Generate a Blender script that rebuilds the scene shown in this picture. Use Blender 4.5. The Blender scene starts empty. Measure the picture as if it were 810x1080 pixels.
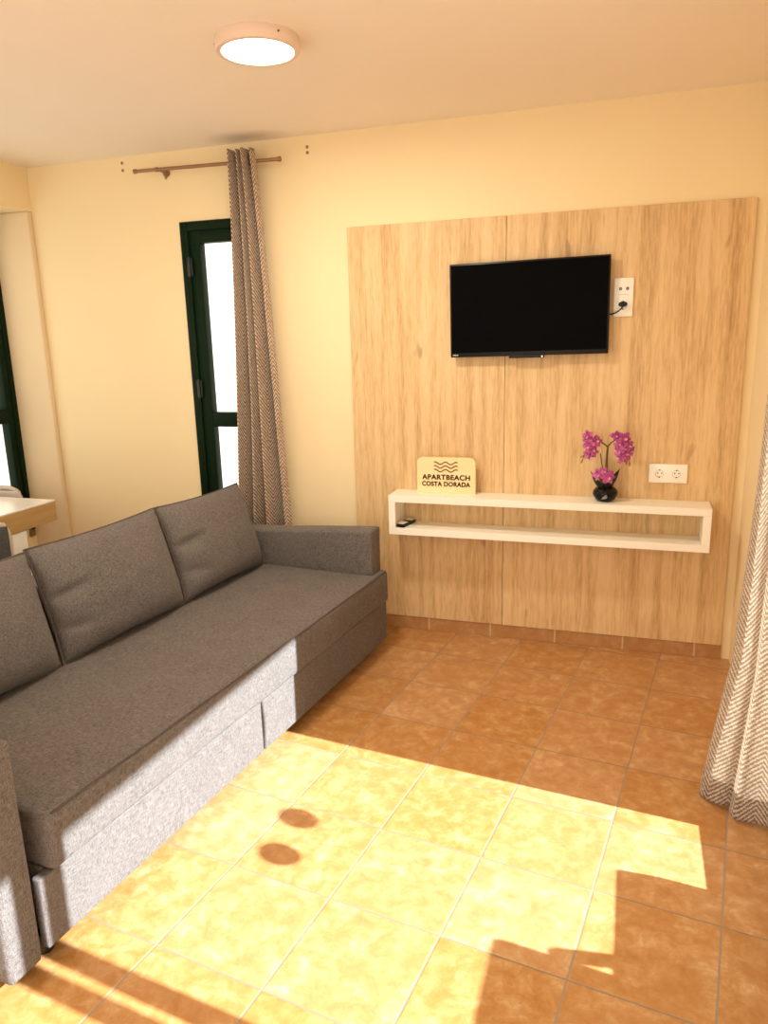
import bpy, bmesh, math, random
from mathutils import Vector, Matrix, noise
random.seed(7)
scene = bpy.context.scene
COL = scene.collection
PI = math.pi

# ------------------------------------------------------------------ helpers
def rgb(r, g, b):
    f = lambda c: (c/255/12.92) if c/255 <= .04045 else ((c/255+.055)/1.055)**2.4
    return (f(r), f(g), f(b), 1)

class NT:
    def __init__(self, name):
        m = bpy.data.materials.new(name); m.use_nodes = True
        self.m = m; self.t = m.node_tree; self.t.nodes.clear()
        self.out = self.n('ShaderNodeOutputMaterial')
    def n(self, typ, **kw):
        nd = self.t.nodes.new(typ)
        for k, v in kw.items():
            if k.startswith('i_'): nd.inputs[k[2:].replace('_', ' ')].default_value = v
            else: setattr(nd, k, v)
        return nd
    def l(self, a, b): self.t.links.new(a, b)
    def math(self, op, a, b=None, c=None):
        nd = self.n('ShaderNodeMath', operation=op)
        for i, v in enumerate((a, b, c)):
            if v is None: continue
            if isinstance(v, (int, float)): nd.inputs[i].default_value = v
            else: self.l(v, nd.inputs[i])
        return nd.outputs[0]
    def mix(self, fac, a, b, bt='MIX'):
        nd = self.n('ShaderNodeMix', data_type='RGBA', blend_type=bt)
        for s, v in ((nd.inputs[0], fac), (nd.inputs[6], a), (nd.inputs[7], b)):
            if isinstance(v, (int, float, tuple)): s.default_value = v
            else: self.l(v, s)
        return nd.outputs[2]
    def ramp(self, fac, stops):
        nd = self.n('ShaderNodeValToRGB'); e = nd.color_ramp.elements
        while len(e) < len(stops): e.new(.5)
        for el, (p, c) in zip(e, stops): el.position = p; el.color = c
        self.l(fac, nd.inputs[0]); return nd.outputs[0]
    def coords(self, kind='Object', scale=(1, 1, 1), rot=(0, 0, 0), loc=(0, 0, 0)):
        tc = self.n('ShaderNodeTexCoord'); mp = self.n('ShaderNodeMapping')
        mp.inputs['Scale'].default_value = scale; mp.inputs['Rotation'].default_value = rot
        mp.inputs['Location'].default_value = loc
        self.l(tc.outputs[kind], mp.inputs[0]); return mp.outputs[0]
    def noise(self, vec, scale, detail=4, rough=.55, dist=0):
        nd = self.n('ShaderNodeTexNoise'); nd.inputs['Scale'].default_value = scale
        nd.inputs['Detail'].default_value = detail; nd.inputs['Roughness'].default_value = rough
        nd.inputs['Distortion'].default_value = dist
        self.l(vec, nd.inputs['Vector']); return nd.outputs[0]
    def bsdf(self, color, rough=.6, bump=None, bdist=.002, bstr=.5, **kw):
        b = self.n('ShaderNodeBsdfPrincipled')
        for s, v in ((b.inputs['Base Color'], color), (b.inputs['Roughness'], rough)):
            if isinstance(v, (int, float, tuple)): s.default_value = v
            else: self.l(v, s)
        for k, v in kw.items(): b.inputs[k.replace('_', ' ')].default_value = v
        if bump is not None:
            bp = self.n('ShaderNodeBump'); bp.inputs['Distance'].default_value = bdist
            bp.inputs['Strength'].default_value = bstr
            self.l(bump, bp.inputs['Height']); self.l(bp.outputs[0], b.inputs['Normal'])
        self.l(b.outputs[0], self.out.inputs[0]); return b

def plain(name, color, rough=.5, var=.06, sc=30, **kw):
    t = NT(name); v = t.coords()
    nz = t.noise(v, sc, 3)
    dark = tuple(c*(1-var) for c in color[:3])+(1,); light = tuple(min(1, c*(1+var)) for c in color[:3])+(1,)
    t.bsdf(t.mix(nz, dark, light), rough, **kw); return t.m

# ---- mesh building
def box(bm, x0, x1, y0, y1, z0, z1, bev=0, seg=2):
    x0, x1 = sorted((x0, x1)); y0, y1 = sorted((y0, y1)); z0, z1 = sorted((z0, z1))
    vs = [bm.verts.new(p) for p in ((x0,y0,z0),(x1,y0,z0),(x1,y1,z0),(x0,y1,z0),(x0,y0,z1),(x1,y0,z1),(x1,y1,z1),(x0,y1,z1))]
    fs = [bm.faces.new([vs[i] for i in f]) for f in ((3,2,1,0),(4,5,6,7),(0,1,5,4),(1,2,6,5),(2,3,7,6),(3,0,4,7))]
    if bev:
        es = list({e for f in fs for e in f.edges})
        bmesh.ops.bevel(bm, geom=es, offset=bev, segments=seg, affect='EDGES', profile=.5)
def tube(bm, pts, r, seg=10, caps=True, radii=None):
    pts = [Vector(p) for p in pts]; rings = []
    up = Vector((0, 0, 1)); prev = None
    for i, p in enumerate(pts):
        d = (pts[min(i+1, len(pts)-1)] - pts[max(i-1, 0)]).normalized()
        if prev is None:
            a = d.cross(up if abs(d.z) < .9 else Vector((1, 0, 0))).normalized()
        else: a = (prev - d*prev.dot(d)).normalized()
        prev = a; b = d.cross(a)
        rr = radii[i] if radii else r
        rings.append([bm.verts.new(p + rr*(a*math.cos(2*PI*k/seg)+b*math.sin(2*PI*k/seg))) for k in range(seg)])
    for i in range(len(rings)-1):
        for k in range(seg):
            bm.faces.new((rings[i][k], rings[i][(k+1) % seg], rings[i+1][(k+1) % seg], rings[i+1][k]))
    if caps:
        bm.faces.new(rings[0][::-1]); bm.faces.new(rings[-1])
def lathe(bm, prof, seg=32, M=None):
    M = M or Matrix.Identity(4); rings = []
    for r, z in prof:
        if r < 1e-6: rings.append([bm.verts.new(M @ Vector((0, 0, z)))])
        else: rings.append([bm.verts.new(M @ Vector((r*math.cos(2*PI*k/seg), r*math.sin(2*PI*k/seg), z))) for k in range(seg)])
    for a, b in zip(rings, rings[1:]):
        for k in range(seg):
            k2 = (k+1) % seg
            if len(a) == 1 and len(b) == 1: continue
            if len(a) == 1: bm.faces.new((a[0], b[k2], b[k]))
            elif len(b) == 1: bm.faces.new((a[k], a[k2], b[0]))
            else: bm.faces.new((a[k], a[k2], b[k2], b[k]))
def prism(bm, outline, y0, y1, bev=0):          # outline in (x,z), extruded along y
    a = [bm.verts.new((x, y0, z)) for x, z in outline]; b = [bm.verts.new((x, y1, z)) for x, z in outline]
    n = len(a); fs = [bm.faces.new(a), bm.faces.new(b[::-1])]
    for i in range(n): fs.append(bm.faces.new((a[i], b[i], b[(i+1) % n], a[(i+1) % n])))
    if bev:
        es = list(set(fs[0].edges) | set(fs[1].edges))
        bmesh.ops.bevel(bm, geom=es, offset=bev, segments=2, affect='EDGES')
def obj(name, bm, mat, parent=None, smooth=False):
    bmesh.ops.recalc_face_normals(bm, faces=bm.faces)
    me = bpy.data.meshes.new(name); bm.to_mesh(me); bm.free()
    if smooth:
        me.polygons.foreach_set('use_smooth', [True]*len(me.polygons))
        if smooth != 'all':
            me.set_sharp_from_angle(angle=math.radians(40))
    o = bpy.data.objects.new(name, me); COL.objects.link(o)
    for m in (mat if isinstance(mat, list) else [mat]): me.materials.append(m)
    if parent: o.parent = parent
    return o
def shape(fn, *a, **k):
    bm = bmesh.new(); fn(bm, *a, **k); return bm
def boxes(*lst):
    bm = bmesh.new()
    for b in lst: box(bm, *b)
    return bm
def tag(o, label, cat, group=None):
    o['label'] = label; o['category'] = cat
    if group: o['group'] = group
    return o
def thing(name, label, cat, loc=(0, 0, 0), rz=0, group=None):
    o = bpy.data.objects.new(name, None); COL.objects.link(o)
    o.empty_display_size = .05
    o.location = loc; o.rotation_euler = (0, 0, rz)
    return tag(o, label, cat, group)
def struct(name, bm, mat, parent=None, smooth=False):
    o = obj(name, bm, mat, parent, smooth)
    if not parent: o['kind'] = 'structure'
    return o
def dup(root, label=None):
    r = root.copy(); COL.objects.link(r)
    if label: r['label'] = label
    for ch in root.children:
        c = ch.copy(); COL.objects.link(c); c.parent = r
        for g in ch.children:
            d = g.copy(); COL.objects.link(d); d.parent = c
    return r

# ------------------------------------------------------------------ materials
def wall_mat(name, col):
    t = NT(name); v = t.coords()
    big = t.noise(v, 1.3, 3); fine = t.noise(v, 160, 3)
    c = t.mix(big, tuple(x*.97 for x in col[:3])+(1,), tuple(min(1, x*1.03) for x in col[:3])+(1,))
    t.bsdf(c, .85, bump=fine, bdist=.001, bstr=.25); return t.m
M_wall = wall_mat('cream wall paint', (.91, .745, .455, 1))
M_reveal = wall_mat('darker reveal tone', (.80, .63, .40, 1))  # reveal toned a little darker than the wall
def ceil_mat():
    t = NT('off white ceiling paint'); v = t.coords()
    big = t.noise(v, 1.1, 3); fine = t.noise(v, 120, 3)
    c = t.mix(big, (.92, .83, .72, 1), (.96, .87, .76, 1))
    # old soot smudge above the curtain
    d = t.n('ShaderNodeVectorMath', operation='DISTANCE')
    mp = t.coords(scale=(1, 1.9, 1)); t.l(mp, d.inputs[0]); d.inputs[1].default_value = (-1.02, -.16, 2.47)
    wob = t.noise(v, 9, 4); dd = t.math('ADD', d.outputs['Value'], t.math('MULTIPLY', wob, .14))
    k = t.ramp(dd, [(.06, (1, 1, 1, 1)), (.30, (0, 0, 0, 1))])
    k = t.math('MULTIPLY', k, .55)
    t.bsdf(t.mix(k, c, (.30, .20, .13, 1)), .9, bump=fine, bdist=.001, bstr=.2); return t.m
M_ceil = ceil_mat()
TILE = .33; TANG = math.atan2(-.133, .991); TORG = (-.300, -2.245)
def tile_vec(t):
    # tile coordinates: cell units
    v = t.coords(loc=(0, 0, 0)); sep = t.n('ShaderNodeSeparateXYZ'); t.l(v, sep.inputs[0])
    ca, sa = math.cos(TANG), math.sin(TANG)
    dx = t.math('SUBTRACT', sep.outputs[0], TORG[0]); dy = t.math('SUBTRACT', sep.outputs[1], TORG[1])
    u = t.math('ADD', t.math('MULTIPLY', dx, ca/TILE), t.math('MULTIPLY', dy, sa/TILE))
    w = t.math('ADD', t.math('MULTIPLY', dx, -sa/TILE), t.math('MULTIPLY', dy, ca/TILE))
    return v, u, w
def clay(t, v, off):
    big = t.noise(v, 6.5, 5, .62, .3); mid = t.noise(v, 19, 6, .68, .35); fine = t.noise(v, 75, 4, .6)
    c = t.ramp(mid, [(.30, (.43, .195, .062, 1)), (.45, (.51, .252, .090, 1)), (.57, (.58, .325, .140, 1)), (.68, (.66, .43, .235, 1))])
    c2 = t.mix(t.ramp(big, [(.38, (0, 0, 0, 1)), (.66, (1, 1, 1, 1))]), c, (.46, .215, .066, 1))
    c2 = t.mix(.55, c, c2)
    c3 = t.mix(t.ramp(fine, [(.30, (1, 1, 1, 1)), (.42, (0, 0, 0, 1))]), c2, (.46, .22, .07, 1))
    return t.mix(.5, c2, c3), fine
def floor_mat():
    t = NT('mottled terracotta floor tile'); v, u, w = tile_vec(t)
    fu = t.math('FRACT', u); fw = t.math('FRACT', w)
    eu = t.math('MINIMUM', fu, t.math('SUBTRACT', 1, fu)); ew = t.math('MINIMUM', fw, t.math('SUBTRACT', 1, fw))
    g = t.math('MINIMUM', eu, ew)
    cmb = t.n('ShaderNodeCombineXYZ'); t.l(t.math('FLOOR', u), cmb.inputs[0]); t.l(t.math('FLOOR', w), cmb.inputs[1])
    wn = t.n('ShaderNodeTexWhiteNoise', noise_dimensions='3D'); t.l(cmb.outputs[0], wn.inputs['Vector'])
    sc = t.n('ShaderNodeVectorMath', operation='MULTIPLY_ADD'); t.l(wn.outputs['Color'], sc.inputs[0]); sc.inputs[1].default_value = (7, 7, 7); t.l(v, sc.inputs[2])
    c, fine = clay(t, sc.outputs[0], 0)
    br = t.n('ShaderNodeBrightContrast'); t.l(c, br.inputs[0]); t.l(t.math('MULTIPLY', t.math('SUBTRACT', wn.outputs['Value'], .5), .05), br.inputs[1])
    wn2 = t.math('ADD', g, t.math('MULTIPLY', t.math('SUBTRACT', t.noise(v, 60, 2), .5), .004))
    gm = t.ramp(wn2, [(.0062, (1, 1, 1, 1)), (.0092, (0, 0, 0, 1))])
    # the long grout lines are lighter, the cross joints darker
    gcol = t.mix(t.math('LESS_THAN', eu, ew), (.30, .215, .14, 1), (.34, .255, .185, 1))
    col = t.mix(gm, br.outputs[0], gcol)
    hgt = t.math('ADD', t.ramp(g, [(.004, (0, 0, 0, 1)), (.016, (1, 1, 1, 1))]), t.math('MULTIPLY', fine, .08))
    rough = t.math('ADD', .36, t.math('MULTIPLY', gm, .45))
    t.bsdf(col, rough, bump=hgt, bdist=.0016, bstr=.6, Specular_IOR_Level=.35); return t.m
M_floor = floor_mat()
def base_mat():
    t = NT('terracotta skirting tile'); v = t.coords()
    c, fine = clay(t, v, 0)
    c = t.mix(.35, c, (.40, .18, .06, 1))
    sep = t.n('ShaderNodeSeparateXYZ'); t.l(v, sep.inputs[0])
    f = t.math('FRACT', t.math('DIVIDE', t.math('ADD', sep.outputs[0], .154+3.25), .325))
    e = t.math('MINIMUM', f, t.math('SUBTRACT', 1, f))
    gm = t.ramp(e, [(.008, (1, 1, 1, 1)), (.014, (0, 0, 0, 1))])
    t.bsdf(t.mix(gm, c, (.62, .45, .27, 1)), .4, bump=fine, bdist=.0005); return t.m
M_base = base_mat()
def wood_mat(name, ramp, axis='z', seed=0, rough=.42, dens=1):
    t = NT(name)
    s = {'z': (1, 1, .035), 'x': (.035, 1, 1), 'y': (1, .035, 1)}[axis]
    s2 = {'z': (1, 1, .10), 'x': (.10, 1, 1), 'y': (1, .10, 1)}[axis]
    v = t.coords(scale=s, loc=(seed*3.1, seed*1.7, seed)); v2 = t.coords(scale=s2, loc=(seed*5, seed, seed*2))
    a = t.noise(v, 12*dens, 7, .70, .25); b = t.noise(v2, 75*dens, 5, .65); k = t.noise(v2, 5*dens, 4, .6, .8)
    f = t.math('ADD', t.math('MULTIPLY', a, .50), t.math('ADD', t.math('MULTIPLY', b, .28), t.math('MULTIPLY', k, .22)))
    c = t.ramp(f, ramp)
    # scattered dark knots / pores
    kn = t.noise(t.coords(scale=tuple(1 if q == 1 else .28 for q in s), loc=(seed, 2, 3)), 7*dens, 2, .5, .3)
    km = t.ramp(kn, [(.245, (1, 1, 1, 1)), (.30, (0, 0, 0, 1))])
    c = t.mix(t.math('MULTIPLY', km, .5), c, tuple(x*.6 for x in ramp[0][1][:3])+(1,))
    t.bsdf(c, rough, bump=b, bdist=.0006, bstr=.3, Specular_IOR_Level=.3); return t.m
OAK = [(.33, (.40, .225, .085, 1)), (.43, (.60, .385, .175, 1)), (.50, (.73, .50, .25, 1)), (.58, (.80, .58, .315, 1)), (.68, (.66, .435, .205, 1))]
M_oak = wood_mat('light oak laminate', OAK, 'z', 1, dens=1.7)
M_oak2 = wood_mat('light oak laminate second board', OAK, 'z', 4, dens=1.7)
M_tablewood = wood_mat('warm oak table edge', [(.30, (.33, .18, .06, 1)), (.45, (.50, .30, .11, 1)), (.6, (.58, .37, .15, 1)), (.75, (.45, .26, .09, 1))], 'y', 2)
M_sign = wood_mat('pale plywood', [(.30, (.84, .62, .30, 1)), (.5, (.93, .76, .42, 1)), (.75, (.88, .69, .36, 1))], 'x', 3)
M_burn = plain('burnt brown lettering', (.19, .065, .018, 1), .8)
def weave_mat(name, dark, light, sc=1, rough=.9, sheen=.06):
    t = NT(name)
    a = t.noise(t.coords(scale=(.10, 1, 1)), 620*sc, 2, .5); b = t.noise(t.coords(scale=(1, 1, .10)), 620*sc, 2, .5)
    cc = t.noise(t.coords(scale=(1, .10, 1)), 620*sc, 2, .5)
    big = t.noise(t.coords(), 9, 3, .5)
    m = t.math('ADD', t.math('MULTIPLY', t.math('ADD', a, t.math('ADD', b, cc)), .32), t.math('MULTIPLY', big, .05))
    c = t.ramp(m, [(.36, dark), (.66, light)])
    t.bsdf(c, rough, bump=m, bdist=.0006, bstr=.4, Sheen_Weight=sheen, Sheen_Roughness=.5, Specular_IOR_Level=.2); return t.m
M_sofa = weave_mat('charcoal woven upholstery', (.040, .031, .026, 1), (.262, .232, .214, 1))
M_piping = weave_mat('dark piping', (.05, .038, .032, 1), (.15, .12, .105, 1))
def curtain_mat(name, dark, light, band, pitch, trans=.18):
    t = NT(name); tc = t.n('ShaderNodeTexCoord'); sep = t.n('ShaderNodeSeparateXYZ'); t.l(tc.outputs['UV'], sep.inputs[0])
    u, v = sep.outputs[0], sep.outputs[1]
    f = t.math('FRACT', t.math('DIVIDE', u, 2*band))
    tri = t.math('MULTIPLY', t.math('ABSOLUTE', t.math('SUBTRACT', t.math('MULTIPLY', f, 2), 1)), band*1.1)
    nz = t.noise(t.coords('UV'), 260, 3, .6); nz2 = t.noise(t.coords('UV'), 60, 2)
    ph = t.math('ADD', t.math('DIVIDE', t.math('ADD', v, tri), pitch), t.math('MULTIPLY', t.math('SUBTRACT', nz, .5), 1.5))
    s = t.math('SINE', t.math('MULTIPLY', ph, 2*PI))
    s = t.math('ADD', s, t.math('MULTIPLY', t.math('SUBTRACT', nz2, .5), 2.4))
    k = t.ramp(t.math('ADD', t.math('MULTIPLY', s, .5), .5), [(.45, (0, 0, 0, 1)), (.75, (1, 1, 1, 1))])
    c = t.mix(k, dark, light)
    b = t.bsdf(c, .75, bump=s, bdist=.0008, bstr=.4, Sheen_Weight=.2, Specular_IOR_Level=.25)
    tr = t.n('ShaderNodeBsdfTranslucent'); t.l(c, tr.inputs[0])
    mx = t.n('ShaderNodeMixShader'); mx.inputs[0].default_value = trans
    t.l(b.outputs[0], mx.inputs[1]); t.l(tr.outputs[0], mx.inputs[2]); t.l(mx.outputs[0], t.out.inputs[0]); return t.m
M_curt = curtain_mat('taupe herringbone curtain', (.25, .16, .108, 1), (.84, .68, .52, 1), .068, .020)
M_curtR = curtain_mat('beige herringbone curtain', (.47, .36, .275, 1), (.94, .87, .76, 1), .066, .018, .55)
M_white = plain('white lacquer', (.97, .93, .82, 1), .35, .02)
M_plastic = plain('white switch plastic', (.97, .96, .88, 1), .3, .01)
M_lampring = plain('white lamp housing', (.80, .62, .49, 1), .45, .02)
M_black = plain('black plastic', (.004, .004, .004, 1), .35, .1, Specular_IOR_Level=.3)
M_screen = plain('black glass screen', (.002, .002, .002, 1), .3, .1, Specular_IOR_Level=.02)
M_hole = plain('dark hole', (.02, .018, .012, 1), .6)
M_green = plain('dark green painted wood', (.0035, .015, .0045, 1), .5, .2, 12, Specular_IOR_Level=.12)
M_hinge = plain('black hinge metal', (.008, .009, .008, 1), .4)
M_bronze = plain('brushed bronze', (.34, .20, .11, 1), .35, .1, Metallic=.6)
M_brass = plain('old brass', (.32, .21, .08, 1), .4, .1, Metallic=.7)
M_chrome = plain('chrome', (.7, .68, .65, 1), .2, .02, Metallic=1)
M_silver = plain('silver grey plastic', (.62, .57, .48, 1), .35, .04)
M_pot = plain('black glazed ceramic', (.004, .003, .004, 1), .12, .1, Specular_IOR_Level=.25)
M_mark = plain('white print', (.62, .58, .56, 1), .5)
M_leaf = plain('dark green leaf', (.018, .028, .012, 1), .35, .3, 40)
M_stem = plain('olive stem', (.10, .085, .025, 1), .5, .2, 60)
M_bud = plain('yellow green bud', (.38, .26, .06, 1), .5, .2, 60)
def petal_mat():
    t = NT('magenta petal'); v = t.coords()
    a = t.noise(v, 45, 4, .6, .8)
    c = t.ramp(a, [(.30, (.26, .018, .17, 1)), (.5, (.55, .07, .33, 1)), (.62, (.70, .17, .42, 1)), (.75, (.88, .50, .62, 1))])
    t.bsdf(c, .55, Sheen_Weight=.2); return t.m
M_petal = petal_mat()
M_pinklip = plain('pale pink flower lip', (.80, .42, .48, 1), .5, .2, 80)
M_chairdark = weave_mat('dark grey chair fabric', (.05, .045, .042, 1), (.13, .12, .11, 1), .6)
M_chairrim = plain('light grey chair rim', (.55, .47, .40, 1), .4, .05)
M_tabletop = plain('glare white table top', (.88, .84, .78, 1), .22, .01)  # white colour stands in for window glare on the glossy top
M_foot = plain('black sofa foot', (.014, .012, .010, 1), .4)
M_concrete = plain('pale balcony render', (.70, .64, .55, 1), .9, .05, 9)
M_rattan = plain('brown patio wicker', (.16, .09, .05, 1), .6, .3, 60)
M_terr = plain('clay planter', (.42, .17, .08, 1), .7, .1)
def glass_mat():
    t = NT('clear window glass'); tr = t.n('ShaderNodeBsdfTransparent'); gl = t.n('ShaderNodeBsdfGlossy'); gl.inputs['Roughness'].default_value = .02
    tr.inputs[0].default_value = (.96, .98, .97, 1)
    nz = t.noise(t.coords(), 3, 2); fr = t.n('ShaderNodeFresnel'); fr.inputs['IOR'].default_value = 1.35
    f = t.math('MULTIPLY', fr.outputs[0], t.math('ADD', .15, t.math('MULTIPLY', nz, .05)))
    mx = t.n('ShaderNodeMixShader'); t.l(f, mx.inputs[0]); t.l(tr.outputs[0], mx.inputs[1]); t.l(gl.outputs[0], mx.inputs[2])
    t.l(mx.outputs[0], t.out.inputs[0]); return t.m
M_glass = glass_mat()
def sticker_mat():
    t = NT('smoky glass sticker'); tr = t.n('ShaderNodeBsdfTransparent'); tr.inputs[0].default_value = (.05, .07, .05, 1)
    d = t.n('ShaderNodeBsdfDiffuse'); d.inputs[0].default_value = (.12, .14, .10, 1)
    nz = t.noise(t.coords(), 40, 2); mx = t.n('ShaderNodeMixShader')
    t.l(t.math('MULTIPLY', nz, .7), mx.inputs[0]); t.l(tr.outputs[0], mx.inputs[1]); t.l(d.outputs[0], mx.inputs[2])
    t.l(mx.outputs[0], t.out.inputs[0]); return t.m
M_sticker = sticker_mat()
def emit(name, col, s):
    t = NT(name); e = t.n('ShaderNodeEmission'); e.inputs[0].default_value = col; e.inputs[1].default_value = s
    t.l(e.outputs[0], t.out.inputs[0]); return t.m
M_diff = emit('lit lamp diffuser', (1, .93, .82, 1), 9)

# ------------------------------------------------------------------ room shell
H = 2.47; XL = -2.41; XR = 1.30; YB = -4.3; XW = -2.65
struct('floor', boxes((-2.74, 3.1, YB, .2, -.12, 0)), M_floor)
struct('ceiling', boxes((-2.74, 1.5, YB, .2, H, H+.14)), M_ceil)
WX0, WX1, WZ0, WZ1 = -1.471, -1.03, .50, 2.125
struct('wall_back', boxes((-2.74, WX0, 0, .2, 0, H), (WX1, 1.5, 0, .2, 0, H), (WX0, WX1, 0, .2, 0, WZ0), (WX0, WX1, 0, .2, WZ1, H)), M_wall)
# left wall: deep window recess reaching up to the back wall, header above it
LW0, LW1, LZ0, LZ1 = -2.05, -.035, .60, 2.245
struct('wall_left', boxes((XL-.3, XL, YB, LW0, 0, H)), M_wall)
struct('trim_2', boxes((XL-.3, XL, LW0, 0, LZ1, H)), M_wall)
struct('trim_3', boxes((XW-.12, XW, LW0, 0, 0, LZ0)), M_wall)
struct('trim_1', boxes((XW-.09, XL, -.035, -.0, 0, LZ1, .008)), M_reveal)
# right wall with the balcony door opening
DY0, DY1, DZ = -1.125, -3.35, 2.26
struct('wall_right', boxes((XR, XR+.2, DY0, 0, 0, H), (XR, XR+.2, YB, DY1, 0, H), (XR, XR+.2, DY1, DY0, DZ, H)), M_wall)
struct('baseboard_back', boxes((-.95, 1.262, -.012, 0, 0, .070, .002)), M_base)
struct('added_balcony_roof', boxes((1.5, 3.02, -5, .6, 2.45, 2.6)), M_concrete)  # unseen slab added to cut the sun off at the sofa seat

def window_frame(bm, x0, x1, z0, z1, y0, y1, w, mull=None):
    box(bm, x0, x0+w, y0, y1, z0, z1, .003); box(bm, x1-w, x1, y0, y1, z0, z1, .003)
    box(bm, x0+w, x1-w, y0, y1, z0, z0+w, .003); box(bm, x0+w, x1-w, y0, y1, z1-w, z1, .003)
    if mull: box(bm, x0+w, x1-w, y0, y1, mull[0], mull[1], .003)
# window behind the left curtain
w1 = struct('window_1', shape(window_frame, WX0, WX1, WZ0, WZ1, -.012, .06, .045), M_green, smooth=True)
sash = obj('sash', shape(window_frame, WX0+.045, WX1-.045, WZ0+.045, WZ1-.045, -.002, .05, .062, (1.063, 1.141)), M_green, w1, True)
obj('pane', boxes((WX0+.10, WX1-.10, .022, .027, WZ0+.10, 1.066)), M_glass, w1)
obj('pane', boxes((WX0+.10, WX1-.10, .022, .027, 1.138, WZ1-.10)), M_glass, w1)
for z in (1.90, 1.27):
    bm = bmesh.new(); tube(bm, [(WX0+.046, -.018, z-.05), (WX0+.046, -.018, z+.05)], .007)
    box(bm, WX0+.03, WX0+.062, -.016, -.01, z-.045, z+.045, .001)
    obj('hinge', bm, M_hinge, w1, True)
# window in the left recess (in the x = XW plane)
def yz_frame(bm, y0, y1, z0, z1, x0, x1, w, mull=None):
    box(bm, x0, x1, y0, y0+w, z0, z1, .003); box(bm, x0, x1, y1-w, y1, z0, z1, .003)
    box(bm, x0, x1, y0+w, y1-w, z0, z0+w, .003); box(bm, x0, x1, y0+w, y1-w, z1-w, z1, .003)
    if mull: box(bm, x0, x1, y0+w, y1-w, mull[0], mull[1], .003)
w2 = struct('window_2', shape(yz_frame, LW0, LW1, LZ0, LZ1, XW-.09, XW-.01, .035), M_green, smooth=True)
ym = (LW0+LW1)/2
for a, b in ((LW0+.035, ym), (ym, LW1-.035)):
    obj('sash', shape(yz_frame, a, b, LZ0+.035, LZ1-.035, XW-.07, XW-.015, .045, (1.08, 1.165)), M_green, w2, True)
    obj('pane', boxes((XW-.045, XW-.040, a+.04, b-.04, LZ0+.07, 1.085)), M_glass, w2)
    obj('pane', boxes((XW-.045, XW-.040, a+.04, b-.04, 1.16, LZ1-.07)), M_glass, w2)
# balcony door (right of the picture, the sun comes in through it)
d1 = struct('door_1', boxes((1.38, 1.45, DY0-.0, DY0-.05, 0, DZ, .003), (1.38, 1.45, DY1, DY1+.05, 0, DZ, .003), (1.38, 1.45, DY1, DY0, DZ-.05, DZ, .003)), M_green)
for i, (a, b) in enumerate(((-2.60, DY0-.05), (DY1+.05, -2.625))):
    obj('sash', shape(yz_frame, a, b, .0, DZ-.05, 1.395, 1.435, .058), M_green, d1, True)
    obj('kick_panel', boxes((1.40, 1.43, a+.05, b-.05, .05, .20, .002)), M_green, d1)
    obj('pane', boxes((1.412, 1.417, a+.05, b-.05, .19, DZ-.10)), M_glass, d1)
for y, z in ((-1.851, .95), (-2.024, .94)):
    bm = bmesh.new(); lathe(bm, [(0, -.0006), (.045, -.0006), (.045, .0006), (0, .0006)], 28, Matrix.Translation((1.4105, y, z)) @ Matrix.Rotation(PI/2, 4, 'Y'))
    obj('glass_sticker', bm, M_sticker, d1)

# ------------------------------------------------------------------ wood wall panel
pn = thing('wall_panel', 'tall light oak panel covering the wall behind the television and shelf', 'wall panel', (.36, 0, .07))
def board(x0, x1, m):
    bm = boxes((x0-.36, x1-.36, -.018, -.0005, .002, 1.968, .0015))
    return obj('board', bm, m, pn)
board(-.54, .2305, M_oak); board(.2325, 1.258, M_oak2)
PF = -.018   # panel front

# ------------------------------------------------------------------ floating shelf
sx0, sx1, sz0, sz1, sd = -.311, 1.162, .562, .760, -.178
sh = thing('floating_shelf', 'long white box shelf mounted low on the oak panel', 'shelf', ((sx0+sx1)/2, PF, sz0))
ox, oy, oz = (sx0+sx1)/2, PF, sz0
T = .034
def rel(b): return (b[0]-ox, b[1]-ox, b[2]-oy, b[3]-oy, b[4]-oz, b[5]-oz, .002)
obj('top_board', boxes(rel((sx0, sx1, sd, PF, sz1-T, sz1))), M_white, sh)
obj('bottom_board', boxes(rel((sx0, sx1, sd, PF, sz0, sz0+T))), M_white, sh)
obj('end_board', boxes(rel((sx0, sx0+T, sd+.0005, PF, sz0+T, sz1-T))), M_white, sh)
obj('end_board', boxes(rel((sx1-T, sx1, sd+.0005, PF, sz0+T, sz1-T))), M_white, sh)

# ------------------------------------------------------------------ television
tv = thing('television', 'black flat screen television hung on the oak panel above the shelf', 'television', (.338, -.07, 1.630))
tv.rotation_euler = (0, -.011, 0)
W2, H2 = .3575, .210
bm = boxes((-W2, W2, 0, .018, -H2, H2, .004), (-W2+.05, W2-.05, .016, .036, -H2+.05, H2-.07, .006))
obj('casing', bm, M_black, tv, True)
obj('screen', boxes((-W2+.008, W2-.008, -.0016, .0, -H2+.020, H2-.008)), M_screen, tv)
obj('sensor_housing', boxes((-.082, .078, -.004, .014, -H2-.010, -H2+.004, .002)), M_black, tv)
obj('sensor_window', boxes((.066, .072, -.0052, -.003, -H2-.009, -H2-.001)), M_chrome, tv)
lg = bmesh.new()
for k, w in enumerate((.004, .006, .004, .006, .003)):
    x = -W2+.012+k*.0055; box(lg, x, x+w*.8, -.0022, -.0005, -H2+.0075, -H2+.0125)
obj('logo', lg, M_mark, tv)
obj('wall_bracket', boxes((-.12, .12, .034, .0515, -.10, .10, .002)), M_hinge, tv)
cord = bmesh.new()
cp = [(.33, .024, -.040), (.352, .026, -.043), (.374, .026, -.040), (.394, .024, -.030), (.406, .022, -.020), (.412, .020, -.010)]
tube(cord, cp, .0032, 8)
cd = obj('power_cord', cord, M_black, tv, True)
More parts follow.
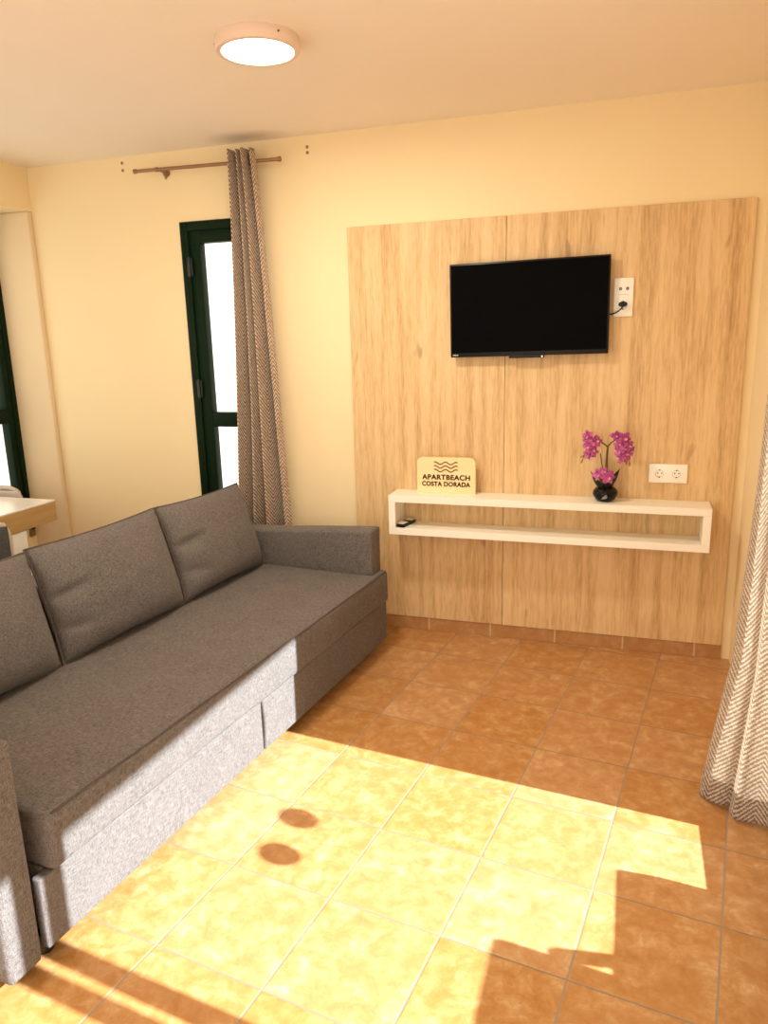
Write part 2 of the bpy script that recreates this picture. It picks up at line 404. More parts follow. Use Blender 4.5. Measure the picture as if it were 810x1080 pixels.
pb = bmesh.new(); lathe(pb, [(0, -.004), (.0185, -.004), (.0195, 0), (.018, .026), (0, .028)], 20, Matrix.Translation((.412, .040, -.001)) @ Matrix.Rotation(PI/2, 4, 'X') @ Matrix.Scale(.62, 4, (0, 1, 0)))
obj('plug', pb, M_black, cd, True)

# ------------------------------------------------------------------ wall sockets
def ring(bm, cx, cy, cz, r0, r1, d, seg=28):
    M = Matrix.Translation((cx, cy, cz)) @ Matrix.Rotation(PI/2, 4, 'X')
    lathe(bm, [(r0, 0), (r0, d), (r1, d), (r1, 0), (r0, 0)], seg, M)
def disc(bm, cx, cy, cz, r, d, seg=20):
    M = Matrix.Translation((cx, cy, cz)) @ Matrix.Rotation(PI/2, 4, 'X')
    lathe(bm, [(0, 0), (r, 0), (r, d), (0, d)], seg, M)
def schuko(parent, x, z, y):
    bm = bmesh.new(); ring(bm, x, y, z, .0175, .0205, .0016)
    s = obj('socket', bm, M_plastic, parent, True)
    bm = bmesh.new()
    for dx in (-.0075, .0095): disc(bm, x+dx, y, z+.002, .0028, .0012)
    for dz in (-.0165, .0165): box(bm, x-.003, x+.003, y-.0016, y, z+dz-.003, z+dz+.003)
    obj('contact_hole', bm, M_hole, s)
    bm = bmesh.new(); ring(bm, x, y, z, .0165, .0176, .0008); obj('socket_rim', bm, M_bronze, s)
s1 = thing('double_socket', 'white double wall socket low on the oak panel above the shelf end', 'socket', (.980, PF, .883))
obj('plate', boxes((-.082, .082, -.010, 0, -.043, .043, .003)), M_plastic, s1, True)
schuko(s1, -.037, 0, -.010); schuko(s1, .036, 0, -.010)
s2 = thing('aerial_and_power_socket', 'white upright wall socket plate right of the television with a black plug in it', 'socket', (.751, PF, 1.663))
obj('plate', boxes((-.041, .041, -.010, 0, -.082, .082, .003)), M_plastic, s2, True)
for dx in (-.014, .015):
    bm = bmesh.new(); ring(bm, dx, -.010, .037, .0028, .0062, .003); obj('aerial_jack', bm, M_hole, s2, True)
bm = boxes((-.022, .022, -.0106, -.0098, .0115, .0125)); obj('module_joint', bm, M_bronze, s2)
schuko(s2, -.001, -.034, -.010)

# ------------------------------------------------------------------ wooden sign
sg = thing('wooden_sign', 'small rounded plywood sign with burnt brown waves and lettering on the shelf', 'sign', (-.043, -.075, .760))
SW, SH, SR = .147, .178, .030
ol = [(-SW, 0), (SW, 0)]
for k in range(9):
    a = k/8*PI/2; ol.append((SW-SR+SR*math.cos(a), SH-SR+SR*math.sin(a)))
for k in range(9):
    a = PI/2+k/8*PI/2; ol.append((-SW+SR+SR*math.cos(a), SH-SR+SR*math.sin(a)))
bm = bmesh.new(); prism(bm, ol, 0, .018, .0012)
obj('plaque', bm, M_sign, sg)
def lettering(txt, cx, cz, width, height, parent):
    cu = bpy.data.curves.new('lettering', 'FONT'); cu.body = txt; cu.size = 1; cu.align_x = 'CENTER'; cu.align_y = 'CENTER'
    cu.extrude = .02; cu.offset = .015; cu.space_character = 1.08
    tmp = bpy.data.objects.new('lettering_curve', cu); COL.objects.link(tmp)
    me = bpy.data.meshes.new_from_object(tmp); COL.objects.unlink(tmp); bpy.data.objects.remove(tmp)
    xs = [v.co.x for v in me.vertices]; ys = [v.co.y for v in me.vertices]
    sx = width/(max(xs)-min(xs)); sy = height/(max(ys)-min(ys)); mx = (max(xs)+min(xs))/2; my = (max(ys)+min(ys))/2
    for v in me.vertices: v.co = Vector((cx+(v.co.x-mx)*sx, -.0006+v.co.z*.04, cz+(v.co.y-my)*sy))
    bb = bmesh.new()
    for dx, dz in ((-.0007, 0), (.0007, 0), (0, -.0005), (0, .0005)):
        n0 = len(bb.verts); bb.from_mesh(me); bb.verts.ensure_lookup_table()
        for v in bb.verts[n0:]: v.co.x += dx; v.co.z += dz
    bb.to_mesh(me); bb.free()
    me.name = 'lettering'; me.materials.clear(); me.materials.append(M_burn)
    o = bpy.data.objects.new('lettering', me); COL.objects.link(o); o.parent = parent; return o
lettering('APARTBEACH', 0, .080, .240, .025, sg)
lettering('COSTA DORADA', 0, .046, .242, .023, sg)
for k in range(3):
    bm = bmesh.new(); zc = .113+.0185*k; pts = []
    for i in range(41):
        t = i/40; pts.append((-.0595+.118*t, -.0004, zc+.006*math.sin(t*2*PI*2.25+.9)))
    tube(bm, pts, .0029, 6); obj('wave_mark', bm, M_burn, sg, True)

# ------------------------------------------------------------------ remote control
rc = thing('remote_control', 'silver and black remote control lying at the left end of the shelf', 'remote control', (-.240, -.098, .5965), math.radians(-12))
bm = boxes((-.020, .020, -.072, .060, 0, .018, .004)); obj('body', bm, M_black, rc, True)
obj('faceplate', boxes((-.0185, .0185, -.071, -.020, .0178, .0205, .001)), M_silver, rc)
obj('faceplate', boxes((-.0185, .0185, .012, .056, .0178, .0205, .001)), M_silver, rc)
obj('display', boxes((-.0185, .0185, -.018, .010, .0178, .0198, .001)), M_screen, rc)

# ------------------------------------------------------------------ orchid
orc = thing('potted_orchid', 'magenta orchid with dark leaves in a round black pot on the shelf', 'plant', (.712, -.092, .760))
bm = bmesh.new(); lathe(bm, [(0, 0), (.030, 0), (.045, .010), (.056, .030), (.055, .046), (.044, .060), (.034, .066), (.031, .066), (.034, .060), (.045, .045), (0, .040)], 36)
pot = obj('pot', bm, M_pot, orc, 'all')
bm = bmesh.new()
for (a, b) in (((-.010, .024), (.004, .026)), ((-.013, .019), (.006, .021)), ((-.002, .030), (.009, .036)), ((.006, .024), (.011, .030))):
    def sp(p): 
        r = .0565; return (p[0], -math.sqrt(max(0, r*r-p[0]**2))-.0002+abs(p[1]-.034)*.12, p[1])
    tube(bm, [sp(a), sp(((a[0]+b[0])/2, (a[1]+b[1])/2+.001)), sp(b)], .0012, 6)
obj('emblem', bm, M_mark, pot)
def leaf(bm, base, tip, width, bow):
    base, tip = Vector(base), Vector(tip); d = tip-base; side = d.cross(Vector((0, 1, .25))).normalized(); nrm = side.cross(d).normalized()
    rows = []; N = 12
    for i in range(N+1):
        t = i/N; w = width*math.sin(PI*min(1, t*.86+.14))**.8*(1-t**6); c = base+d*t+nrm*bow*math.sin(PI*t)
        rows.append([bm.verts.new(c-side*w+nrm*.002), bm.verts.new(c-nrm*.003), bm.verts.new(c+side*w+nrm*.002)])
    for a, b in zip(rows, rows[1:]):
        bm.faces.new((a[0], a[1], b[1], b[0])); bm.faces.new((a[1], a[2], b[2], b[1]))
def thick(o, th):
    m = o.modifiers.new('Solidify', 'SOLIDIFY'); m.thickness = th; m.offset = 0; return o
for tip, w, bow in (((-.068, -.030, .142), .011, -.010), ((.060, -.025, .155), .013, .012), ((-.030, .030, .125), .013, .005), ((.020, -.038, .118), .012, .006), ((.012, .03, .14), .011, 0), ((-.012, -.015, .13), .010, 0), ((.036, .012, .120), .012, .006)):
    bm = bmesh.new(); leaf(bm, (tip[0]*.12, tip[1]*.12, .045), tip, w, bow); thick(obj('leaf', bm, M_leaf, orc, 'all'), .0015)
bm = bmesh.new(); tube(bm, [(0, 0, .04), (.001, .002, .12), (0, 0, .19), (.002, 0, .252)], .005, 8, radii=[.006, .0058, .005, .0042])
tube(bm, [(.002, 0, .250), (-.018, -.004, .266), (-.045, -.008, .282), (-.075, -.012, .272), (-.092, -.014, .236), (-.104, -.016, .195)], .003, 8, radii=[.004, .003, .0028, .0025, .002, .0016])
tube(bm, [(.002, 0, .250), (.018, -.004, .272), (.045, -.008, .288), (.075, -.010, .276), (.092, -.012, .236), (.098, -.014, .186)], .003, 8, radii=[.004, .003, .0028, .0025, .002, .0016])
tube(bm, [(-.002, .004, .12), (-.02, -.01, .17), (-.028, -.016, .22)], .0022, 6)
obj('stem', bm, M_stem, orc, True)
def petal(bm, M, L, Wd, cup, mat=0):
    rows = []; N, K = 6, 4
    for i in range(N+1):
        t = i/N; w = Wd*math.sin(PI*(.10+.84*t))**.7
        rows.append([bm.verts.new(M @ Vector((w*(2*k/K-1), L*t, cup*(t*t)*L+.18*w*abs(2*k/K-1)*(1-t)+.004*math.sin(9*t+k)))) for k in range(K+1)])
    for a, b in zip(rows, rows[1:]):
        for k in range(K):
            f = bm.faces.new((a[k], a[k+1], b[k+1], b[k])); f.material_index = mat
def flower(loc, size, rx, rz, ry=0):
    bm = bmesh.new()
    F = Matrix.Rotation(rz, 4, 'Z') @ Matrix.Rotation(PI/2+rx, 4, 'X') @ Matrix.Rotation(ry, 4, 'Z')
    for k, (ang, L, w) in enumerate(((0, 1, .42), (72, 1.02, .62), (144, .92, .40), (216, .92, .40), (288, 1.02, .62))):
        petal(bm, F @ Matrix.Rotation(math.radians(ang+random.uniform(-9, 9)), 4, 'Z') @ Matrix.Rotation(random.uniform(-.2, .35), 4, 'X'), size*L, size*w*.72, random.uniform(-.25, .3))
    for k in range(3):
        petal(bm, F @ Matrix.Translation((0, 0, size*.12)) @ Matrix.Rotation(math.radians(150+30*k), 4, 'Z') @ Matrix.Rotation(.8, 4, 'X'), size*.42, size*.14, .4, 1)
    o = obj('flower', bm, [M_petal, M_pinklip], orc, 'all'); o.location = loc; thick(o, .0012)
for loc, s, rx, rz, ry in (
    ((-.083, -.030, .300), .030, .1, -.5, .4), ((-.045, -.030, .278), .029, -.2, .3, 1.2), ((-.078, -.040, .255), .034, .1, -.3, .2),
    ((-.060, -.042, .238), .030, .2, .4, 2.0), ((-.080, -.034, .215), .026, .3, -.6, .9), ((-.092, -.03, .275), .026, 0, -.9, .1),
    ((.038, -.030, .305), .028, .1, .2, .1), ((.072, -.036, .292), .034, -.1, .5, .8), ((.055, -.040, .268), .030, .2, -.2, 1.7), ((.093, -.034, .262), .029, .1, .7, .4),
    ((.056, -.044, .236), .031, .2, -.3, .9), ((.084, -.042, .225), .032, .3, .4, 2.4), ((.068, -.038, .206), .027, .4, .1, 1.2), ((.103, -.03, .238), .025, .1, 1., .3),
    ((-.030, -.045, .128), .031, .0, -.3, .3), ((.014, -.050, .118), .033, .1, .2, .9), ((-.006, -.045, .140), .027, -.2, 0, 2.0)):
    flower(loc, s, rx, rz, ry)
for p, q in (((-.104, -.016, .195), (-.112, -.018, .172)), ((.098, -.014, .188), (.101, -.016, .165)), ((.088, -.014, .196), (.085, -.018, .170)), ((-.098, -.012, .212), (-.118, -.01, .200))):
    bm = bmesh.new(); p, q = Vector(p), Vector(q); tube(bm, [p, p.lerp(q, .35), p.lerp(q, .7), q], .004, 8, radii=[.0015, .0045, .005, .001]); obj('bud', bm, M_bud, orc, 'all')

# ------------------------------------------------------------------ ceiling lamp
cl = thing('ceiling_lamp', 'round white flush ceiling lamp, lit, above the sofa', 'ceiling lamp', (-.400, -1.150, H))
bm = bmesh.new(); lathe(bm, [(0, 0), (.135, 0), (.137, -.004), (.137, -.034), (.133, -.040), (.118, -.041), (.118, -.033), (0, -.033)], 64)
obj('housing', bm, M_lampring, cl, True)
bm = bmesh.new(); lathe(bm, [(0, -.0335), (.1175, -.0335), (.1175, -.037), (.112, -.0395), (0, -.041)], 64)
obj('diffuser', bm, M_diff, cl, 'all')
for a in (-35, 85, 205):
    bm = bmesh.new(); lathe(bm, [(0, 0), (.0032, 0), (.0032, .002), (0, .0025)], 12, Matrix.Rotation(math.radians(a), 4, 'Z') @ Matrix.Translation((.1365, 0, -.018)) @ Matrix.Rotation(PI/2, 4, 'Y'))
    obj('screw', bm, M_hole, cl)

# ------------------------------------------------------------------ curtain rod and curtains
rod = thing('curtain_rod', 'thin bronze curtain rod above the narrow green window', 'curtain rod', (-1.24, -.09, 2.365))
bm = bmesh.new(); tube(bm, [(-.405, 0, .006), (.390, 0, -.008)], .0085, 14); obj('pole', bm, M_bronze, rod, True)
for x, sx in ((-.405, -1), (.390, 1)):
    bm = bmesh.new(); z = .006 if sx < 0 else -.008; tube(bm, [(x-.001*sx, 0, z), (x+.014*sx, 0, z)], .0115, 14); obj('finial', bm, M_bronze, rod, True)
for x in (-.285, .17):
    bm = bmesh.new(); z = .004 if x < 0 else -.005
    tube(bm, [(x, .004, z), (x, .089, z)], .005, 10); tube(bm, [(x-.007, 0, z), (x+.007, 0, z)], .0115, 14)
    lathe(bm, [(0, 0), (.020, 0), (.020, -.006), (0, -.006)], 20, Matrix.Translation((x, .0895, z)) @ Matrix.Rotation(-PI/2, 4, 'X'))
    obj('bracket', bm, M_bronze, rod, True)
bm = bmesh.new(); tube(bm, [(-.235, 0, -.006), (-.233, -.002, -.018), (-.236, -.002, -.026)], .003, 8)
tube(bm, [(-.236, -.002, -.022), (-.232, -.003, -.035), (-.231, -.003, -.046)], .006, 10, radii=[.003, .008, .004])
obj('hanging_clip', bm, M_brass, rod, True)

def smooth_path(pts, n):
    # Catmull-Rom through pts
    P = [Vector(p) for p in pts]; P = [P[0]*2-P[1]]+P+[P[-1]*2-P[-2]]; out = []
    m = len(P)-3
    for i in range(n+1):
        s = i/n*m; k = min(int(s), m-1); t = s-k; a, b, c, d = P[k:k+4]
        out.append(.5*((2*b)+(-a+c)*t+(2*a-5*b+4*c-d)*t*t+(-a+3*b-3*c+d)*t**3))
    return out
def cloth(name, fn, zs, n, mat, parent, thickness=.003):
    bm = bmesh.new(); uvl = bm.loops.layers.uv.new('UVMap'); rows = []; uvs = {}
    ref = fn(zs[0]); L = [0]
    for a, b in zip(ref, ref[1:]): L.append(L[-1]+(b-a).length)
    for z in zs:
        row = []
        for i, p in enumerate(fn(z)):
            v = bm.verts.new((p.x, p.y, p.z if len(p) > 2 else z)); uvs[v] = (L[i], z); row.append(v)
        rows.append(row)
    for a, b in zip(rows, rows[1:]):
        for i in range(n):
            f = bm.faces.new((a[i], a[i+1], b[i+1], b[i]))
            for lp in f.loops: lp[uvl].uv = uvs[lp.vert]
    o = obj(name, bm, mat, parent, 'all'); return thick(o, thickness)
lc = thing('curtain', 'taupe herringbone curtain bunched beside the narrow green window behind the sofa', 'curtain', (-1.03, -.09, 0))
def left_path(z):
    t = min(1, max(0, (2.41-z)/1.9)); e = t**.8
    xl = -1.095+(-1.195+1.095)*(t**1.8); xr = -.970+(-.872+.970)*e
    pts = []; NL = 3.5
    for k in range(int(NL*4)+1):
        f = k/(NL*4); ph = k % 4
        off = (-.008, -.052, -.008, .046)[ph]*(1+.2*math.sin(k*2.3))*(1+.25*t)
        pts.append((xl+(xr-xl)*f+.006*math.sin(k*1.7+z*.8)*t+.018*math.sin(f*PI)*0, -.09+off+.01*math.sin(z*1.9+k)*t, 0))
    pts = smooth_path(pts, 168)
    return [Vector((p.x+1.03, min(p.y, -.025)+.09, z)) for p in pts]
zs = [.045+(2.413-.045)*i/60 for i in range(61)]
cloth('fabric', left_path, zs, 168, M_curt, lc)
for k in range(3):
    bm = bmesh.new(); x = -.065+.052*k-.005
    ringM = Matrix.Translation((x, 0, 2.362)) @ Matrix.Rotation(PI/2, 4, 'Y')
    lathe(bm, [(.014, -.002), (.024, -.002), (.024, .002), (.014, .002), (.014, -.002)], 24, ringM); obj('grommet', bm, M_bronze, lc, True)

rcn = thing('curtain', 'beige herringbone curtain beside the balcony door at the right edge', 'curtain', (1.2, -1.26, 0))
RB = [(1.285, -1.085), (1.20, -1.115), (1.105, -1.145), (1.086, -1.176), (1.108, -1.205), (1.146, -1.230), (1.176, -1.236), (1.172, -1.252), (1.166, -1.266), (1.180, -1.284), (1.206, -1.298), (1.24, -1.316), (1.27, -1.334), (1.286, -1.352), (1.290, -1.374)]
def right_path(z):
    ks = [(0, 1), (.12, .93), (.5, .66), (1.1, .56), (1.5, .50), (2.45, .36)]
    for (z0, k0), (z1, k1) in zip(ks, ks[1:]):
        if z <= z1: k = k0+(k1-k0)*(z-z0)/(z1-z0); break
    ky = 1-.05*min(1, z/2.4); pts = []
    for i, (x, y) in enumerate(RB):
        pts.append((1.287-(1.287-x)*k+.004*math.sin(z*5+i), -1.25+(y+1.25)*ky+.004*math.sin(z*3.3+i*1.9), 0))
    pts = smooth_path(pts, 150)
    hem = [.018+.010*math.sin(i*.11) for i in range(151)]
    return [Vector((p.x-1.2, p.y+1.26, z+hem[i]*max(0, 1-z/.3))) for i, p in enumerate(pts)]
zs = [.0+(2.40)*(i/70)**1.15 for i in range(71)]
cloth('fabric', right_path, zs, 150, M_curtR, rcn)
M_hem = curtain_mat('shaded herringbone hem', (.20, .14, .10, 1), (.62, .52, .42, 1), .066, .018, .12)  # colour darkened for the light the doubled cloth holds back
cloth('hem', right_path, [.085*i/6 for i in range(7)], 150, M_hem, rcn, .007)
# rod carrying the right curtain (above the frame)
rod2 = thing('curtain_rod', 'bronze curtain rod over the balcony door, carrying the beige curtain', 'curtain rod', (1.255, -2.3, 2.415))
bm = bmesh.new(); tube(bm, [(0, 1.25, 0), (0, -1.2, 0)], .0095, 12); obj('pole', bm, M_bronze, rod2, True)
for y in (1.15, -1.1):
    bm = bmesh.new(); tube(bm, [(0, y, 0), (.045, y, 0)], .006, 10); obj('bracket', bm, M_bronze, rod2, True)

# little plugged screw holes left in the wall
for x, z0, z1, lab in ((-1.79, 2.440, 2.404, 'pair of old filled screw holes high on the wall left of the curtain rod'), (-.735, 2.418, 2.393, 'pair of old filled screw holes high on the wall right of the taupe curtain')):
    t = thing('screw_hole', lab, 'wall plug', (x, 0, (z0+z1)/2))
    for z in (z0, z1):
        bm = bmesh.new(); disc(bm, 0, 0, z-(z0+z1)/2, .0075, .002, 14); obj('plug', bm, M_bronze, t)
t = thing('wall_bracket', 'small dark brown bracket on the wall under the left window behind the table', 'bracket', (-2.645, -.075, .415))
bm = boxes((-.004, .012, -.02, .02, -.03, .03, .003)); obj('plate', bm, M_brass, t)
bm = boxes((.010, .02, -.012, .012, .012, .028, .002)); obj('latch', bm, M_hole, t)

# ------------------------------------------------------------------ sofa
F0 = Vector((-.511, -2.347, 0)); SA = -math.atan2(.1005, .9949)
sofa = thing('sofa', 'charcoal grey three seat sofa bed with block arms along the left side', 'sofa', F0, SA)
SM = Matrix.Translation(F0) @ Matrix.Rotation(SA, 4, 'Z')
def soft_box(x0, x1, y0, y1, z0, z1, bev, amp=.004, sub=.06, seed=0):
    """rounded, slightly irregular upholstered block"""
    bm = bmesh.new(); box(bm, x0, x1, y0, y1, z0, z1)
    for ax, (a, b) in enumerate(((x0, x1), (y0, y1), (z0, z1))):
        n = max(1, int(abs(b-a)/sub)); 
        for i in range(1, n):
            co = [0, 0, 0]; co[ax] = a+(b-a)*i/n; no = [0, 0, 0]; no[ax] = 1
            bmesh.ops.bisect_plane(bm, geom=bm.verts[:]+bm.edges[:]+bm.faces[:], plane_co=co, plane_no=no)
    es = [e for e in bm.edges if len(e.link_faces) == 2 and e.link_faces[0].normal.dot(e.link_faces[1].normal) < .5]
    bm.normal_update()
    es = [e for e in bm.edges if len(e.link_faces) == 2 and e.calc_face_angle(0) > 1]
    bmesh.ops.bevel(bm, geom=es, offset=bev, segments=3, affect='EDGES', profile=.55)
    bm.normal_update()
    for v in bm.verts:
        n1 = noise.noise(v.co*3.1+Vector((seed, 0, 0))); n2 = noise.noise(v.co*9+Vector((0, seed, 0)))
        v.co += v.normal*(n1*amp+n2*amp*.35)
    return bm
# base with two drawer fronts and the narrow gap between them
obj('base', soft_box(-.93, -.030, .0, 2.075, .055, .25, .008, .0015), M_sofa, sofa, 'all')
def front(y0, y1, lean):
    bm = soft_box(-.030, .0, y0, y1, .048, .248, .007, .0022, .05, y0)
    return bm
obj('drawer_front', front(-.030, .955, 0), M_sofa, sofa, 'all')
bm = front(.962, 2.082, 0)
for v in bm.verts:                                   # this front hangs a little open towards its top
    if v.co.y < 1.2: v.co.y += max(0, (.14-abs(v.co.z-.14)*1.0))*.10*max(0, 1-(v.co.y-.962)/.24)
obj('drawer_front', bm, M_sofa, sofa, 'all')
bm = soft_box(-.85, .018, .0, 2.075, .252, .412, .022, .004, .06, 3)
for v in bm.verts:
    if v.co.z > .38: v.co.z += .006*math.sin((v.co.x+.85)/.87*PI)*math.sin(v.co.y/2.075*PI)
seat = obj('seat', bm, M_sofa, sofa, 'all')
bm = bmesh.new(); tube(bm, [(.013, .02+2.03*i/30, .408+.0015*math.sin(i*.9)) for i in range(31)], .0032, 6)
obj('seam', bm, M_piping, seat, 'all')
obj('armrest', soft_box(-.93, -.004, -.140, -.045, .030, .640, .014, .004, .06, 5), M_sofa, sofa, 'all')
bm = soft_box(-.93, -.012, 1.952, 2.062, .405, .636, .014, .004, .06, 8)
for v in bm.verts:                                   # the arm sinks a little towards the back
    if v.co.z > .5: v.co.z -= .045*min(1, -v.co.x/.6)
obj('armrest', bm, M_sofa, sofa, 'all')
obj('backrest', soft_box(-.96, -.83, -.045, 2.062, .24, .655, .02, .004, .07, 11), M_sofa, sofa, 'all')
for (n, d) in ((-.062, .005), (-.075, 1.905), (-.85, .02), (-.85, 2.0)):
    bm = bmesh.new(); lathe(bm, [(0, 0), (.022, 0), (.026, .06), (0, .06)], 20, Matrix.Translation((n, d, 0))); obj('foot', bm, M_foot, sofa, True)

def pillow(lab, dc, tilt, yaw, roll, hw, hh, seed, nc=-.672, zc=.628):
    N, Mv = 44, 32; T0 = .085; bm = bmesh.new()
    def edgeshape(u, v):
        x = hw*u*(1-.035*(1-v*v)*abs(u)**3); z = hh*v*(1-.05*(1-u*u)*abs(v)**3)
        return x, z
    g = {}
    for s in (1, -1):
        for i in range(N+1):
            for j in range(Mv+1):
                u, v = 2*i/N-1, 2*j/Mv-1
                rim = i in (0, N) or j in (0, Mv)
                if s < 0 and rim: g[s, i, j] = g[1, i, j]; continue
                x, z = edgeshape(u, v)
                b = max(0, (1-abs(u)**3.2)*(1-abs(v)**3.0))**.55
                th = T0*b*(1+.12*(-v))
                p = Vector((x, 0, z))
                wr = noise.noise(Vector((x*4+seed, z*4, s)))*.010+noise.noise(Vector((x*10, z*16+seed, s*2)))*.004
                # creases running in from the left edge
                cr = -.034*math.exp(-((z-.02-.10*(x+hw))/.017)**2)*math.exp(-((x+hw-.05)/.10)**2)
                cr += -.024*math.exp(-((z+.085+.18*(x+hw))/.015)**2)*math.exp(-((x+hw-.04)/.08)**2)+.010*math.exp(-((z+.03)/.03)**2)*math.exp(-((x+hw-.05)/.10)**2)
                th += (wr+cr*(1 if s > 0 else 0))*b
                p.y = -s*th
                # the bottom sags flat
                g[s, i, j] = bm.verts.new(p)
    for s in (1, -1):
        for i in range(N):
            for j in range(Mv):
                q = (g[s, i, j], g[s, i+1, j], g[s, i+1, j+1], g[s, i, j+1])
                bm.faces.new(q if s > 0 else q[::-1])
    # local pillow: x along width, -y = front, z up ; sofa local: front=+n(x), along=+d(y)
    R = Matrix.Rotation(PI/2, 4, 'Z') @ Matrix.Rotation(yaw, 4, 'Z') @ Matrix.Rotation(-tilt, 4, 'X') @ Matrix.Rotation(roll, 4, 'Y')
    o = obj('back_cushion', bm, M_sofa, None, 'all')
    o.matrix_world = SM @ Matrix.Translation((nc, dc, zc)) @ R
    tag(o, lab, 'cushion', 'loose back cushions on the sofa')
    pb = bmesh.new(); loop = []
    for i in range(N): loop.append((2*i/N-1, -1))
    for j in range(Mv): loop.append((1, 2*j/Mv-1))
    for i in range(N): loop.append((1-2*i/N, 1))
    for j in range(Mv): loop.append((-1, 1-2*j/Mv))
    loop.append(loop[0])
    tube(pb, [(edgeshape(u, v)[0], 0, edgeshape(u, v)[1]) for u, v in loop], .0042, 6, False)
    obj('piping', pb, M_piping, o, 'all')
    return o
pillow('grey back cushion at the far end of the sofa, against the armrest by the curtain', 1.628, .30, .03, .02, .312, .212, 1.3)
pillow('grey back cushion in the middle of the sofa, between two others', .985, .28, -.02, -.01, .327, .215, 4.1)
pillow('grey back cushion at the near end of the sofa, cut by the picture edge', .328, .27, .02, .03, .325, .213, 7.7)

# ------------------------------------------------------------------ dining table and chairs
tb = thing('dining_table', 'dining table with thick oak edge, white legs and a top painted glare white, by the left window', 'table', (-2.27, -1.23, 0))
tx, ty = -2.27, -1.23
obj('table_top', boxes((-2.60-tx, -1.943-tx, -1.85-ty, -.612-ty, .752, .760, .002)), M_tabletop, tb)
obj('apron', boxes((-2.598-tx, -1.9425-tx, -1.849-ty, -.6115-ty, .655, .752, .003)), M_tablewood, tb)
for x, y in ((-1.985, -.86), (-1.985, -1.79), (-2.55, -1.09), (-2.55, -1.79)):
        obj('leg', boxes((x-.035-tx, x+.035-tx, y-.045-ty, y+.045-ty, 0, .655, .003)), M_white, tb)
def chair(lab, loc, rz, rim):
    # local: backrest at y=0 plane, seat extends to +y
    c = thing('dining_chair', lab, 'chair', loc, rz, 'dining chairs at the table')
    obj('seat', soft_box(-.21, .21, .03, .45, .44, .49, .012, .002, .08, 2), M_chairdark, c, 'all')
    bm = soft_box(-.205, .205, -.012, .020, .52, .812, .010, .002, .05, 6)
    obj('backrest', bm, rim[0], c, 'all')
    bm = bmesh.new()
    pts = [(-.207, .004, .50)]+[(-.207, .004, .60+.18*i/4) for i in range(5)]+[(-.19, .004, .812), (-.15, .004, .826), (0, .004, .830), (.15, .004, .826), (.19, .004, .812)]+[(.207, .004, .78-.18*i/4) for i in range(5)]+[(.207, .004, .50)]
    tube(bm, pts, .013, 10); obj('back_frame', bm, rim[1], c, True)
    for sx in (-.18, .18):
        bm = bmesh.new(); tube(bm, [(sx, .40, .44), (sx*1.12, .43, 0)], .014, 10, radii=[.017, .011]); obj('leg', bm, M_chairrim, c, True)
        bm = bmesh.new(); tube(bm, [(sx*1.1, .004, .51), (sx*1.1, .03, .44), (sx*1.16, -.02, 0)], .014, 10, radii=[.014, .016, .011]); obj('leg', bm, M_chairrim, c, True)
    return c
chair('dark grey dining chair with pale rim between the table and the sofa back', (-1.60, -1.475, 0), PI/2, (M_chairdark, M_chairrim))
chair('light grey dining chair at the window end of the table', (-2.43, -.55, 0), PI, (M_chairrim, M_chairrim)).scale = (1, 1, .962)

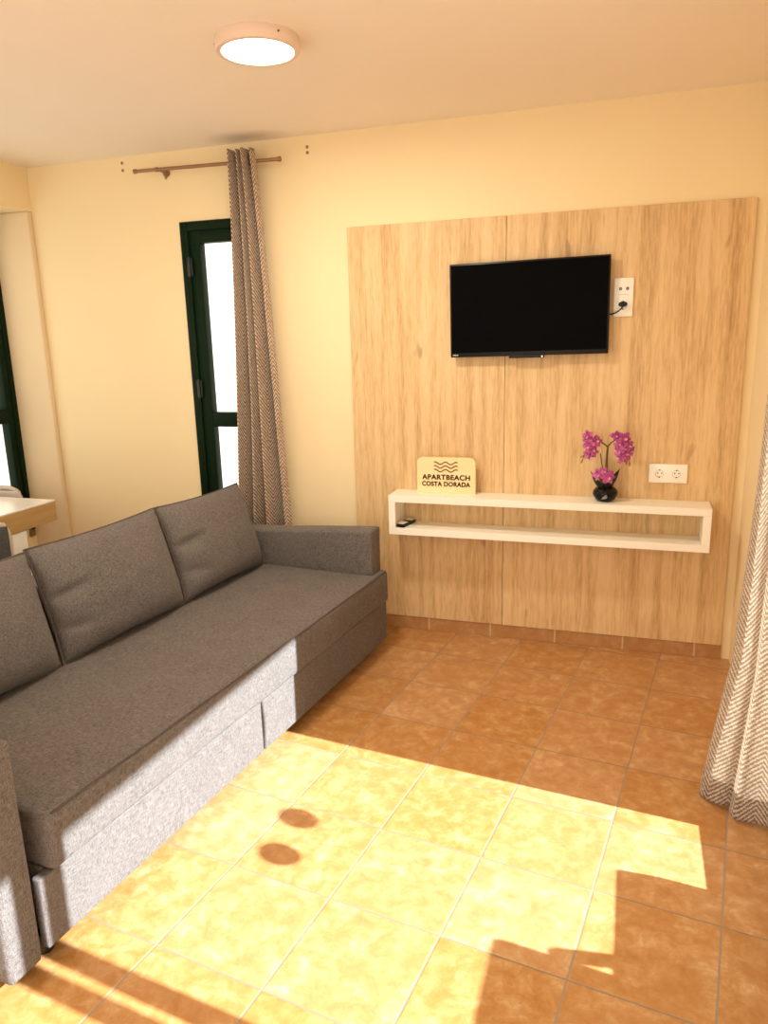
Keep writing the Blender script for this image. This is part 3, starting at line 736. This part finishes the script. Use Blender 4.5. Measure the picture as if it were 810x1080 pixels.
# ------------------------------------------------------------------ unseen things added on the balcony to throw the shadows on the floor
pl = thing('added_planter', 'low clay trough added unseen on the balcony to shade the floor', 'added_planter', (1.53, -1.86, 0))
bm = boxes((-.06, .06, -.43, .165, 0, .39, .006)); obj('trough', bm, M_terr, pl)
pc = thing('added_patio_chair', 'brown wicker patio chair added unseen on the balcony to shade the floor', 'chair', (1.885, -2.34, 0))
obj('seat', boxes((-.25, .22, -.24, .24, .36, .42, .01)), M_rattan, pc)
bm = boxes((-.27, -.23, -.26, .238, .46, .66, .01), (-.265, -.235, .20, .23, .37, .51, .004), (-.265, -.235, -.23, -.20, .37, .51, .004)); obj('backrest', bm, M_rattan, pc)
for s in (-1, 1):
    bm = bmesh.new(); tube(bm, [(-.25, s*.25, .56), (-.05, s*.26, .60), (.20, s*.25, .58), (.22, s*.24, .40)], .022, 10); obj('armrest', bm, M_rattan, pc, True)
    for x in (-.22, .19):
        bm = bmesh.new(); tube(bm, [(x, s*.22, .37), (x*1.1, s*.23, 0)], .018, 10); obj('leg', bm, M_rattan, pc, True)

# ------------------------------------------------------------------ light
w = bpy.data.worlds.new('World'); scene.world = w; w.use_nodes = True
bg = w.node_tree.nodes['Background']; bg.inputs[0].default_value = (1.0, .90, .77, 1); bg.inputs[1].default_value = 1.4
sun = bpy.data.lights.new('sun', 'SUN'); sun.energy = 13.5; sun.angle = .0085; sun.color = (.84, .91, 1.0)
so = bpy.data.objects.new('sun', sun); COL.objects.link(so)
sd_ = Vector((-1, .121, -.604)).normalized(); so.rotation_euler = sd_.to_track_quat('-Z', 'Y').to_euler(); so.location = (4, -2, 4)
lt = bpy.data.lights.new('ceiling_lamp_light', 'AREA'); lt.shape = 'DISK'; lt.size = .22; lt.energy = 14; lt.color = (1, .90, .76)
lo = bpy.data.objects.new('ceiling_lamp_light', lt); COL.objects.link(lo); lo.location = (-.40, -1.15, H-.046)

# ------------------------------------------------------------------ camera
cam = bpy.data.cameras.new('camera'); co = bpy.data.objects.new('camera', cam); COL.objects.link(co)
cam.sensor_fit = 'HORIZONTAL'; cam.sensor_width = 36; cam.lens = 36*786.241/810; cam.clip_start = .05
R = Matrix([[0.950197, 0.310628, -0.025199], [-0.048156, 0.226229, 0.972883], [-0.307906, 0.923218, -0.22992]])
M4 = Matrix.Identity(4)
for i in range(3):
    M4[i][0] = R[0][i]; M4[i][1] = R[1][i]; M4[i][2] = -R[2][i]
M4.translation = Vector([0.80508, -3.59372, 1.52488])
co.matrix_world = M4
scene.camera = co
vs = scene.view_settings
vs.view_transform = 'Standard'; vs.look = 'None'; vs.gamma = 1; vs.exposure = .55; vs.use_curve_mapping = False
